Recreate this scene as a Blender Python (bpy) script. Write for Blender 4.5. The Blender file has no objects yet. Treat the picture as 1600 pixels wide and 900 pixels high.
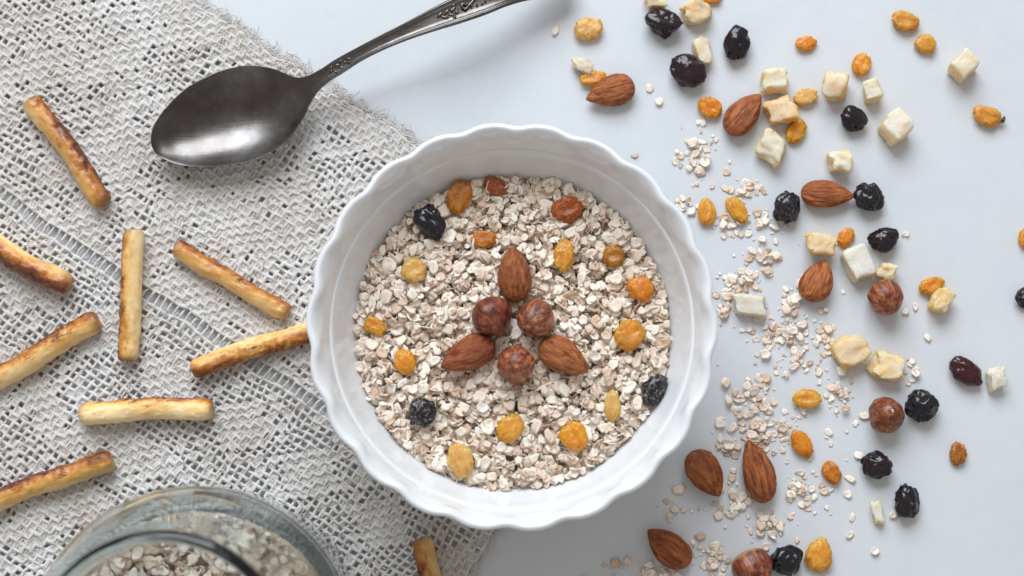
import bpy, math, random
import numpy as np
from mathutils import Vector, Matrix, Euler

random.seed(7)
rng = np.random.default_rng(11)
scene = bpy.context.scene
COL = scene.collection
R = math.radians

# ------------------------------------------------------------------ camera
CAM_D = 0.75           # metres from the lens to the table centre
CAM_TILT = R(8.0)
FRAME_W = 0.448        # metres of table across the picture
cam_data = bpy.data.cameras.new('camera')
cam = bpy.data.objects.new('camera', cam_data)
COL.objects.link(cam)
cam_data.sensor_width = 36.0
cam_data.lens = 36.0 * CAM_D / FRAME_W
cam_data.clip_start = 0.02
cam_data.clip_end = 20.0
cam.location = (0, -CAM_D * math.sin(CAM_TILT), CAM_D * math.cos(CAM_TILT))
cam.rotation_euler = (CAM_TILT, 0, 0)
cam_data.dof.use_dof = True
cam_data.dof.focus_distance = 0.73
cam_data.dof.aperture_fstop = 5.6
scene.camera = cam

# ------------------------------------------------------------------ light
world = bpy.data.worlds.new('World')
scene.world = world
world.use_nodes = True
bg = world.node_tree.nodes['Background']
bg.inputs[0].default_value = (1.0, 0.955, 0.91, 1)
bg.inputs[1].default_value = 0.39

def area_lamp(name, loc, target, sx, sy, power, color):
    d = bpy.data.lights.new(name, 'AREA')
    d.shape = 'RECTANGLE'; d.size = sx; d.size_y = sy
    d.energy = power; d.color = color
    o = bpy.data.objects.new(name, d)
    COL.objects.link(o)
    o.location = loc
    o.rotation_euler = (Vector(target) - Vector(loc)).to_track_quat('-Z', 'Y').to_euler()
    return o
area_lamp('window_light', (-0.30, 1.62, 1.50), (0.05, 0.0, 0.0), 1.7, 1.4, 57.0, (0.85, 0.925, 1.0))

vs = scene.view_settings
vs.view_transform = 'Standard'
try: vs.look = 'None'
except Exception: pass
vs.exposure = 0.15
vs.gamma = 1.0
vs.use_curve_mapping = False
scene.cycles.use_denoising = True
scene.cycles.max_bounces = 28
scene.cycles.transmission_bounces = 26
scene.cycles.glossy_bounces = 5
scene.cycles.diffuse_bounces = 4
scene.cycles.sample_clamp_indirect = 6.0

# ------------------------------------------------------------------ pixel helper (picture 1600 x 900 -> table coordinates)
_ct, _st = math.cos(CAM_TILT), math.sin(CAM_TILT)
def at(px, py, z=0.0):
    x = (px - 800) / 1600 * FRAME_W; y = (450 - py) / 1600 * FRAME_W
    dx, dy, dz = x, y * _ct + CAM_D * _st, y * _st - CAM_D * _ct
    k = (z - cam.location.z) / dz
    return Vector((k * dx, cam.location.y + k * dy, z))
def size(px, py, z=0.0):
    p = at(px, py, z) - cam.location
    depth = p.y * _st - p.z * _ct
    return FRAME_W / 1600 * depth / CAM_D

# ------------------------------------------------------------------ noise in numpy
def _hash(ix, iy, iz, seed):
    h = (ix.astype(np.int64) * 374761393 + iy.astype(np.int64) * 668265263 + iz.astype(np.int64) * 2147483647 + seed * 1274126177) & 0xffffffff
    h = ((h ^ (h >> 13)) * 1274126177) & 0xffffffff
    h = ((h ^ (h >> 16)) * 2246822519) & 0xffffffff
    h = h ^ (h >> 15)
    return (h & 0xffffff) / float(0xffffff)
def vnoise(p, seed=0):
    p = np.asarray(p, dtype=float)
    i = np.floor(p).astype(np.int64); f = p - i
    f = f * f * f * (f * (f * 6 - 15) + 10)
    out = 0
    for a in (0, 1):
        wa = f[:, 0] if a else 1 - f[:, 0]
        for b in (0, 1):
            wb = f[:, 1] if b else 1 - f[:, 1]
            for c in (0, 1):
                wc = f[:, 2] if c else 1 - f[:, 2]
                out = out + wa * wb * wc * _hash(i[:, 0] + a, i[:, 1] + b, i[:, 2] + c, seed)
    return out            # 0..1
def fbm(p, seed=0, octv=3):
    p = np.asarray(p, dtype=float); s = 0; w = 1; t = 0
    for o in range(octv):
        s = s + w * vnoise(p * 2 ** o + 17.3 * o, seed + o); t += w; w *= 0.5
    return s / t
def sstep(a, b, x):
    t = np.clip((x - a) / (b - a), 0, 1)
    return t * t * (3 - 2 * t)

# ------------------------------------------------------------------ mesh helpers
def mesh_np(name, verts, faces, smooth=True, uv=None):
    """verts (n,3); faces: list of int arrays, each (k,3) or (k,4)."""
    me = bpy.data.meshes.new(name)
    verts = np.ascontiguousarray(verts, dtype=np.float32)
    faces = [np.asarray(f, dtype=np.int32) for f in faces if len(f)]
    me.vertices.add(len(verts)); me.vertices.foreach_set('co', verts.ravel())
    loops = np.concatenate([f.ravel() for f in faces])
    sizes = np.concatenate([np.full(len(f), f.shape[1], dtype=np.int32) for f in faces])
    starts = np.concatenate([[0], np.cumsum(sizes)[:-1]]).astype(np.int32)
    me.loops.add(len(loops)); me.loops.foreach_set('vertex_index', loops.astype(np.int32))
    me.polygons.add(len(sizes))
    me.polygons.foreach_set('loop_start', starts)
    if uv is not None:
        l = me.uv_layers.new(name='UVMap')
        l.data.foreach_set('uv', np.ascontiguousarray(uv[loops], dtype=np.float32).ravel())
    me.update(calc_edges=True)
    if isinstance(smooth, bool): me.validate()
    me.polygons.foreach_set('use_smooth', np.full(len(me.polygons), smooth) if isinstance(smooth, bool) else np.ascontiguousarray(smooth))
    me.update()
    return me
def link(name, me, mat=None, parent=None):
    o = bpy.data.objects.new(name, me)
    COL.objects.link(o)
    if mat is not None and not me.materials: me.materials.append(mat)
    if parent is not None: o.parent = parent
    return o
def tag(o, label=None, cat=None, group=None, kind=None):
    if label: o['label'] = label
    if cat: o['category'] = cat
    if group: o['group'] = group
    if kind: o['kind'] = kind
    return o
def empty(name, loc=(0, 0, 0)):
    o = bpy.data.objects.new(name, None)
    COL.objects.link(o); o.location = loc; o.empty_display_size = 0.02
    return o
def loft(sections, closed=True, cap0=False, cap1=False):
    """sections (n,m,3) -> verts, [quads, tris]"""
    n, m, _ = sections.shape
    v = sections.reshape(-1, 3)
    i = np.arange(n - 1)[:, None] * m; j = np.arange(m if closed else m - 1)[None, :]
    jn = (j + 1) % m
    q = np.stack([i + j, i + jn, i + m + jn, i + m + j], -1).reshape(-1, 4)
    tris = []
    if cap0:
        c = len(v); v = np.vstack([v, sections[0].mean(0)])
        tris += [(c, (k + 1) % m, k) for k in range(m)]
    if cap1:
        c = len(v); v = np.vstack([v, sections[-1].mean(0)]); b = (n - 1) * m
        tris += [(c, b + k, b + (k + 1) % m) for k in range(m)]
    return v, [q, np.array(tris, dtype=np.int32).reshape(-1, 3)]
def tubes(P, rad, sides=4, flat=1.0):
    """P (n,m,3) polylines, rad (n,m) -> verts, quads. Tubes around mostly horizontal lines."""
    n, m, _ = P.shape
    T = np.gradient(P, axis=1)
    T /= np.linalg.norm(T, axis=2, keepdims=True) + 1e-12
    up = np.zeros_like(T); up[..., 2] = 1
    S = np.cross(T, up); S /= np.linalg.norm(S, axis=2, keepdims=True) + 1e-9
    U = np.cross(S, T)
    a = np.arange(sides) / sides * 2 * np.pi
    V = P[:, :, None, :] + rad[:, :, None, None] * (np.cos(a)[None, None, :, None] * S[:, :, None, :] + flat * np.sin(a)[None, None, :, None] * U[:, :, None, :])
    b = (np.arange(n)[:, None, None] * m + np.arange(m - 1)[None, :, None]) * sides
    k = np.arange(sides)[None, None, :]; kn = (k + 1) % sides
    q = np.stack([b + k, b + sides + k, b + sides + kn, b + kn], -1).reshape(-1, 4)
    return V.reshape(-1, 3), q
class Bag:
    def __init__(s): s.v = []; s.f = []; s.n = 0
    def add(s, v, fs):
        for f in fs:
            if len(f): s.f.append(np.asarray(f) + s.n)
        s.v.append(v); s.n += len(v)
    def mesh(s, name, smooth=True):
        q = [f for f in s.f if f.shape[1] == 4]; t = [f for f in s.f if f.shape[1] == 3]
        fs = []
        if q: fs.append(np.concatenate(q))
        if t: fs.append(np.concatenate(t))
        return mesh_np(name, np.concatenate(s.v), fs, smooth)

_ico = {}
def ico(sub):
    if sub not in _ico:
        import bmesh
        bm = bmesh.new(); bmesh.ops.create_icosphere(bm, subdivisions=sub, radius=1.0)
        bm.verts.ensure_lookup_table()
        _ico[sub] = (np.array([v.co[:] for v in bm.verts]), np.array([[v.index for v in f.verts] for f in bm.faces]))
        bm.free()
    return _ico[sub][0].copy(), _ico[sub][1]

# ------------------------------------------------------------------ materials
class Mat:
    def __init__(s, name):
        s.m = bpy.data.materials.new(name); s.m.use_nodes = True
        s.nt = s.m.node_tree; s.b = s.nt.nodes['Principled BSDF']; s.out = s.nt.nodes['Material Output']
    def n(s, typ, **kw):
        nd = s.nt.nodes.new('ShaderNode' + typ)
        for k, v in kw.items(): setattr(nd, k, v)
        return nd
    def l(s, a, b): s.nt.links.new(a, b)
    def set(s, **kw):
        for k, v in kw.items():
            k = k.replace('_', ' ')
            i = s.b.inputs[k]
            if isinstance(v, bpy.types.NodeSocket): s.l(v, i)
            else: i.default_value = v
        return s
    def coord(s, which='Object', scale=(1, 1, 1), rnd=True):
        tc = s.n('TexCoord'); mp = s.n('Mapping')
        s.l(tc.outputs[which], mp.inputs[0]); mp.inputs['Scale'].default_value = scale
        if rnd:
            oi = s.n('ObjectInfo'); ml = s.n('Math', operation='MULTIPLY'); ml.inputs[1].default_value = 37.0
            s.l(oi.outputs['Random'], ml.inputs[0])
            ad = s.n('VectorMath', operation='ADD'); s.l(mp.outputs[0], ad.inputs[0]); s.l(ml.outputs[0], ad.inputs[1])
            return ad.outputs[0]
        return mp.outputs[0]
    def noise(s, vec, scale, detail=4, rough=0.6, dist=0.0):
        t = s.n('TexNoise'); t.inputs['Scale'].default_value = scale; t.inputs['Detail'].default_value = detail
        t.inputs['Roughness'].default_value = rough; t.inputs['Distortion'].default_value = dist
        s.l(vec, t.inputs['Vector']); return t.outputs['Fac']
    def ramp(s, fac, stops):
        r = s.n('ValToRGB'); s.l(fac, r.inputs[0]); e = r.color_ramp.elements
        while len(e) < len(stops): e.new(0.5)
        for k, (p, c) in enumerate(stops):
            e[k].position = p; e[k].color = (*c, 1) if len(c) == 3 else c
        return r.outputs[0]
    def val(s, fac, a, b, lo=0.0, hi=1.0):
        r = s.n('MapRange'); s.l(fac, r.inputs[0])
        for k, v in enumerate((a, b, lo, hi)): r.inputs[k + 1].default_value = v
        return r.outputs[0]
    def math(s, op, a, b=None):
        t = s.n('Math', operation=op)
        for k, v in enumerate((a, b)):
            if v is None: continue
            if isinstance(v, bpy.types.NodeSocket): s.l(v, t.inputs[k])
            else: t.inputs[k].default_value = v
        return t.outputs[0]
    def mix(s, fac, a, b, mode='MIX'):
        t = s.n('Mix', data_type='RGBA', blend_type=mode)
        for sock, v in ((t.inputs[0], fac), (t.inputs[6], a), (t.inputs[7], b)):
            if isinstance(v, bpy.types.NodeSocket): s.l(v, sock)
            elif isinstance(v, (int, float)): sock.default_value = v
            else: sock.default_value = (*v, 1) if len(v) == 3 else v
        return t.outputs[2]
    def bump(s, h, strength, dist):
        t = s.n('Bump'); t.inputs['Strength'].default_value = strength; t.inputs['Distance'].default_value = dist
        s.l(h, t.inputs['Height']); s.l(t.outputs[0], s.b.inputs['Normal'])

def m_table():
    M = Mat('painted_table_white'); v = M.coord(rnd=False)
    c = M.ramp(M.noise(v, 7, 5, 0.6), [(0.3, (0.585, 0.612, 0.645)), (0.7, (0.640, 0.668, 0.698))])
    c = M.mix(M.val(M.noise(v, 240, 4, 0.7), 0.66, 0.74, 0, 0.16), c, (0.50, 0.49, 0.48))
    c = M.mix(M.val(M.noise(v, 60, 6, 0.75), 0.35, 0.72, 0, 0.45), c, (0.70, 0.715, 0.73))
    sc = M.noise(M.coord(scale=(60, 900, 1), rnd=False), 1.0, 3)
    streak = M.val(sc, 0.70, 0.80)
    patch = M.val(M.noise(v, 26, 3), 0.60, 0.72)
    c = M.mix(M.math('MULTIPLY', M.math('MULTIPLY', streak, patch), 0.35), c, (0.52, 0.52, 0.53))
    M.set(Base_Color=c, Roughness=M.val(M.noise(v, 18, 4), 0.3, 0.7, 0.34, 0.46))
    M.bump(M.noise(v, 220, 5, 0.65), 0.12, 0.0006)
    return M.m
def m_porcelain():
    M = Mat('white_glazed_porcelain'); v = M.coord(rnd=False)
    M.set(Base_Color=(0.775, 0.79, 0.805, 1), Roughness=0.14)
    M.b.inputs['Coat Weight'].default_value = 0.3; M.b.inputs['Coat Roughness'].default_value = 0.08
    M.bump(M.noise(v, 45, 3), 0.10, 0.002)
    return M.m
def m_thread():
    M = Mat('cotton_lace_thread'); v = M.coord(rnd=False)
    c = M.ramp(M.noise(v, 26, 5, 0.7), [(0.28, (0.62, 0.56, 0.505)), (0.5, (0.755, 0.715, 0.675)), (0.72, (0.83, 0.82, 0.81))])
    c = M.mix(M.val(M.noise(v, 900, 3), 0.4, 0.7, 0.0, 0.3), c, (0.50, 0.47, 0.45))
    M.set(Base_Color=c, Roughness=0.9)
    M.b.inputs['Sheen Weight'].default_value = 0.25
    M.bump(M.noise(v, 1800, 3, 0.7), 0.7, 0.0006)
    return M.m
def m_spoon():
    M = Mat('tarnished_silver'); v = M.coord(rnd=False)
    c = M.ramp(M.noise(v, 38, 5, 0.62), [(0.30, (0.075, 0.064, 0.057)), (0.55, (0.150, 0.136, 0.128)), (0.75, (0.26, 0.25, 0.255))])
    sc = M.noise(M.coord(scale=(90, 1500, 300), rnd=False), 1.0, 4, 0.7)
    rg = M.math('ADD', M.val(M.noise(v, 55, 5), 0.3, 0.7, 0.19, 0.32), M.val(sc, 0.4, 0.7, 0.0, 0.07))
    M.set(Base_Color=c, Metallic=1.0, Roughness=rg)
    M.bump(sc, 0.10, 0.0003)
    return M.m
def m_glass():
    M = Mat('greenish_jar_glass')
    M.set(Base_Color=(0.97, 1.0, 0.99, 1), Roughness=0.0, IOR=1.5)
    M.b.inputs['Transmission Weight'].default_value = 1.0
    a = M.n('VolumeAbsorption'); a.inputs['Color'].default_value = (0.10, 0.66, 0.70, 1); a.inputs['Density'].default_value = 10.0
    M.l(a.outputs[0], M.out.inputs['Volume'])
    return M.m
def m_oat():
    M = Mat('rolled_oat')
    uv = M.n('UVMap'); sep = M.n('SeparateXYZ'); M.l(uv.outputs[0], sep.inputs[0])
    u = M.math('SUBTRACT', sep.outputs[0], 0.5); w = M.math('SUBTRACT', sep.outputs[1], 0.5)
    r = M.math('SQRT', M.math('ADD', M.math('MULTIPLY', u, u), M.math('MULTIPLY', w, w)))      # 0..0.5
    geo = M.n('NewGeometry'); oi = M.n('ObjectInfo')
    rnd = M.math('FRACT', M.math('ADD', geo.outputs['Random Per Island'], oi.outputs['Random']))
    base = M.ramp(rnd, [(0.0, (0.58, 0.36, 0.22)), (0.14, (0.78, 0.60, 0.46)), (0.42, (0.90, 0.76, 0.625)), (1.0, (0.95, 0.875, 0.775))])
    cb = M.n('CombineXYZ'); M.l(u, cb.inputs[0]); M.l(w, cb.inputs[1]); M.l(M.math('MULTIPLY', rnd, 91.0), cb.inputs[2])
    v = cb.outputs[0]
    edge = M.math('MULTIPLY', M.val(r, 0.36, 0.5), M.val(M.noise(v, 2.5, 2), 0.38, 0.62))
    c = M.mix(M.math('MULTIPLY', edge, 0.55), base, (0.50, 0.27, 0.12))
    crease = M.math('MULTIPLY', M.val(M.math('ABSOLUTE', w), 0.045, 0.0), M.val(r, 0.45, 0.2))
    c = M.mix(M.math('MULTIPLY', crease, 0.30), c, (0.50, 0.32, 0.18))
    c = M.mix(M.val(M.noise(v, 7.0, 4), 0.42, 0.72, 0.0, 0.4), c, (0.91, 0.85, 0.77))
    M.set(Base_Color=c, Roughness=0.7)
    M.bump(M.noise(v, 9.0, 4, 0.7), 0.35, 0.0004)
    return M.m
def m_almond():
    M = Mat('almond_skin'); v = M.coord(scale=(70, 620, 620))
    oi = M.n('ObjectInfo')
    c = M.ramp(M.noise(v, 1.0, 5, 0.65, 0.6), [(0.30, (0.080, 0.020, 0.006)), (0.47, (0.31, 0.080, 0.018)), (0.72, (0.56, 0.21, 0.06))])
    c = M.mix(1.0, c, oi.outputs['Color'], 'MULTIPLY')
    M.set(Base_Color=c, Roughness=M.val(M.noise(v, 1.5, 3), 0.3, 0.7, 0.40, 0.58))
    M.bump(M.noise(M.coord(scale=(75, 760, 760)), 1.0, 5, 0.65), 1.0, 0.0016)
    return M.m
def m_hazel():
    M = Mat('hazelnut_skin'); v = M.coord(scale=(520, 520, 40))
    oi = M.n('ObjectInfo')
    c = M.ramp(M.noise(v, 1.0, 4, 0.6, 0.4), [(0.34, (0.075, 0.016, 0.008)), (0.52, (0.23, 0.062, 0.025)), (0.70, (0.50, 0.22, 0.10))])
    c = M.mix(M.val(M.noise(M.coord(), 260, 4), 0.58, 0.72, 0, 0.5), c, (0.46, 0.26, 0.14))
    c = M.mix(1.0, c, oi.outputs['Color'], 'MULTIPLY')
    tc = M.n('TexCoord'); sx = M.n('SeparateXYZ'); M.l(tc.outputs['Object'], sx.inputs[0])
    base = M.val(M.math('ADD', sx.outputs[2], M.val(M.noise(M.coord(), 300, 3), 0, 1, -0.0016, 0.0016)), -0.0034, -0.0050)      # pale rough scar
    c = M.mix(M.math('MULTIPLY', base, 0.8), c, (0.50, 0.33, 0.19))
    M.set(Base_Color=c, Roughness=M.val(M.noise(M.coord(), 350, 4), 0.3, 0.7, 0.28, 0.46))
    M.bump(M.noise(v, 1.4, 4, 0.55), 0.4, 0.0008)
    return M.m
def m_dark_raisin():
    M = Mat('black_raisin_skin'); v = M.coord()
    oi = M.n('ObjectInfo'); sp = M.n('SeparateColor'); M.l(oi.outputs['Color'], sp.inputs[0])
    c = M.ramp(M.noise(v, 260, 3), [(0.3, (0.004, 0.004, 0.007)), (0.7, (0.014, 0.009, 0.014))])
    c = M.mix(sp.outputs[1], c, (0.055, 0.008, 0.012))
    d = M.math('MULTIPLY', M.val(M.noise(v, 700, 5, 0.8), 0.53, 0.66), sp.outputs[0])
    c = M.mix(M.math('MULTIPLY', d, 0.75), c, (0.55, 0.52, 0.50))
    M.set(Base_Color=c, Roughness=M.math('ADD', M.val(M.noise(v, 420, 3), 0.3, 0.7, 0.10, 0.26), M.math('MULTIPLY', d, 0.5)))
    M.b.inputs['Specular IOR Level'].default_value = 0.5
    M.bump(M.noise(v, 420, 2, 0.5), 0.25, 0.0008)
    return M.m
def m_golden():
    M = Mat('golden_raisin_flesh'); v = M.coord()
    oi = M.n('ObjectInfo')
    c = M.mix(1.0, oi.outputs['Color'], M.ramp(M.noise(v, 240, 4, 0.6), [(0.3, (0.72, 0.62, 0.45)), (0.62, (1.05, 1.06, 1.1))]), 'MULTIPLY')
    c = M.mix(M.val(M.noise(v, 800, 3, 0.7), 0.58, 0.74, 0, 0.35), c, (0.85, 0.66, 0.36))
    M.set(Base_Color=c, Roughness=M.val(M.noise(v, 420, 3), 0.3, 0.7, 0.20, 0.42))
    M.b.inputs['Transmission Weight'].default_value = 0.25; M.b.inputs['IOR'].default_value = 1.42; M.b.inputs['Coat Weight'].default_value = 0.2; M.b.inputs['Coat Roughness'].default_value = 0.2
    M.b.inputs['Subsurface Weight'].default_value = 0.9
    M.b.inputs['Subsurface Radius'].default_value = (1.0, 0.55, 0.16)
    M.b.inputs['Subsurface Scale'].default_value = 0.005
    M.bump(M.noise(M.coord(scale=(0.6, 1, 1)), 650, 4, 0.6), 0.55, 0.0009)
    return M.m
def m_candied():
    M = Mat('candied_fruit_sugar'); v = M.coord()
    oi = M.n('ObjectInfo')
    s = M.val(M.noise(v, 150, 5, 0.65), 0.25, 0.60)
    tcn = M.n('TexCoord'); sn = M.n('SeparateXYZ'); M.l(tcn.outputs['Normal'], sn.inputs[0])
    s = M.math('MULTIPLY', s, M.val(sn.outputs[2], 0.3, 0.85, 0.08, 1.0))        # patchy sugar, weighted to paint lit tops white and shaded sides tan
    c = M.mix(M.math('MULTIPLY', s, oi.outputs['Alpha']), oi.outputs['Color'], (0.95, 0.90, 0.83))
    M.set(Base_Color=c, Roughness=M.val(s, 0, 1, 0.35, 0.7))
    M.b.inputs['Subsurface Weight'].default_value = 0.7; M.b.inputs['Transmission Weight'].default_value = 0.10; M.b.inputs['IOR'].default_value = 1.42
    M.b.inputs['Subsurface Radius'].default_value = (1.0, 0.62, 0.25)
    M.b.inputs['Subsurface Scale'].default_value = 0.005
    M.bump(M.noise(v, 900, 4, 0.75), 0.8, 0.0008)
    return M.m
def m_pretzel():
    M = Mat('baked_pretzel_crust')
    tc = M.n('TexCoord'); sp = M.n('SeparateXYZ'); M.l(tc.outputs['Object'], sp.inputs[0])
    v = M.coord(scale=(90, 200, 200)); oi = M.n('ObjectInfo')
    n1 = M.noise(v, 1.0, 4, 0.6, 0.3)
    side = M.math('MULTIPLY', sp.outputs[1], 95.0)              # dark-baked flank on one side of the stick
    f = M.math('ADD', M.math('ADD', n1, side), M.val(M.noise(M.coord(scale=(260, 420, 420)), 1.0, 5, 0.7), 0.3, 0.7, -0.14, 0.14))
    c = M.ramp(f, [(0.10, (0.93, 0.69, 0.36)), (0.48, (0.84, 0.47, 0.13)), (0.78, (0.55, 0.19, 0.03)), (1.0, (0.17, 0.04, 0.012))])
    burn = M.math('MULTIPLY', M.val(M.noise(M.coord(scale=(150, 420, 420)), 1.0, 4, 0.7), 0.57, 0.64), M.val(f, 0.35, 0.65))
    c = M.mix(M.math('MULTIPLY', burn, 0.85), c, (0.05, 0.013, 0.010))
    ends = M.val(M.math('ABSOLUTE', sp.outputs[0]), 0.0250, 0.0292)
    c = M.mix(M.math('MULTIPLY', ends, 0.6), c, (0.20, 0.06, 0.02))
    c = M.mix(1.0, c, oi.outputs['Color'], 'MULTIPLY')
    M.set(Base_Color=c, Roughness=0.36)
    M.b.inputs['Coat Weight'].default_value = 0.2; M.b.inputs['Coat Roughness'].default_value = 0.25
    M.bump(M.noise(M.coord(scale=(300, 600, 600)), 1.0, 5, 0.65), 0.45, 0.001)
    return M.m
MT = dict(table=m_table(), porcelain=m_porcelain(), thread=m_thread(), spoon=m_spoon(), glass=m_glass(), oat=m_oat(), almond=m_almond(),
          hazel=m_hazel(), dark=m_dark_raisin(), golden=m_golden(), candied=m_candied(), pretzel=m_pretzel())

# ------------------------------------------------------------------ table
def build_table():
    x0, x1, y0, y1, h = -0.75, 0.75, -0.62, 0.62, -0.03
    v = np.array([(x0, y0, 0), (x1, y0, 0), (x1, y1, 0), (x0, y1, 0), (x0, y0, h), (x1, y0, h), (x1, y1, h), (x0, y1, h)], float)
    f = np.array([(0, 1, 2, 3), (7, 6, 5, 4), (0, 4, 5, 1), (1, 5, 6, 2), (2, 6, 7, 3), (3, 7, 4, 0)])
    o = link('table_top', mesh_np('table_top', v, [f], False), MT['table'])
    tag(o, 'smooth pale blue-white table top under everything', 'table top', kind='structure')
build_table()

# ------------------------------------------------------------------ lace tablecloth
CORNER = at(1008, 462)
_e = at(290, 0) - CORNER; _e.normalize()
UX = np.array([-_e.x, -_e.y]); VX = np.array([UX[1], -UX[0]])        # u to the lower right, v to the lower left
PITCH = 0.0031
def cloth_xy(u, v):
    return CORNER.x + u * UX[0] + v * VX[0], CORNER.y + u * UX[1] + v * VX[1]
def cloth_pt(u, v, dz=0.0):
    u = np.asarray(u, float); v = np.asarray(v, float); sh = u.shape
    q = np.stack([u.ravel(), v.ravel(), np.zeros(u.size)], 1)
    du = (fbm(q * 75, 3, 2) - 0.5) * 0.0034 + (vnoise(q * 400, 8) - 0.5) * 0.0005
    dv = (fbm(q * 75 + 50, 5, 2) - 0.5) * 0.0034 + (vnoise(q * 400, 9) - 0.5) * 0.0005
    h = 0.0009 + fbm(q * 34, 21, 2) * 0.0022 + np.abs(fbm(q * np.array([90, 40, 1]), 29, 2) - 0.5) * 0.0022
    x, y = cloth_xy(u.ravel() + du, v.ravel() + dv)
    return np.stack([x, y, h], 1).reshape(*sh, 3) + np.asarray(dz)[..., None] * np.array([0, 0, 1.0])

NI, NJ = 118, 101                       # cells along u (from the corner leftwards) and along v
LADDER = 37
def cell_fill():
    ii, jj = np.meshgrid(np.arange(NI), np.arange(NJ), indexing='ij')
    q = np.stack([ii.ravel() * 0.21, jj.ravel() * 0.21, np.zeros(ii.size)], 1)
    n = fbm(q, 77, 2).reshape(NI, NJ); r = rng.random((NI, NJ))
    F = np.zeros((NI, NJ))
    g = (jj >= 4) & (jj < LADDER)
    F[g & (r < 0.72 + (n - 0.5) * 1.5)] = 1
    F[jj < 4] = 1
    z = (jj > LADDER + 1) & (jj < LADDER + 18)
    a = np.abs(((ii + 5) % 12) - 6); b = np.abs((jj - LADDER - 5) % 12 - 4)
    F[z & (a + b < 4.2)] = 1
    F[z & (a + b >= 4.2) & (r < 0.22)] = 1
    lo = jj >= LADDER + 18
    F[lo & (r < 0.70 + (n - 0.5) * 1.8)] = 1
    F[lo & (jj % 15 == 3)] = 0
    F[:, LADDER] = 0; F[:, LADDER + 1] = 0
    F[g & (jj == LADDER - 1)] = 1
    return F
FILL = cell_fill()

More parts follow.
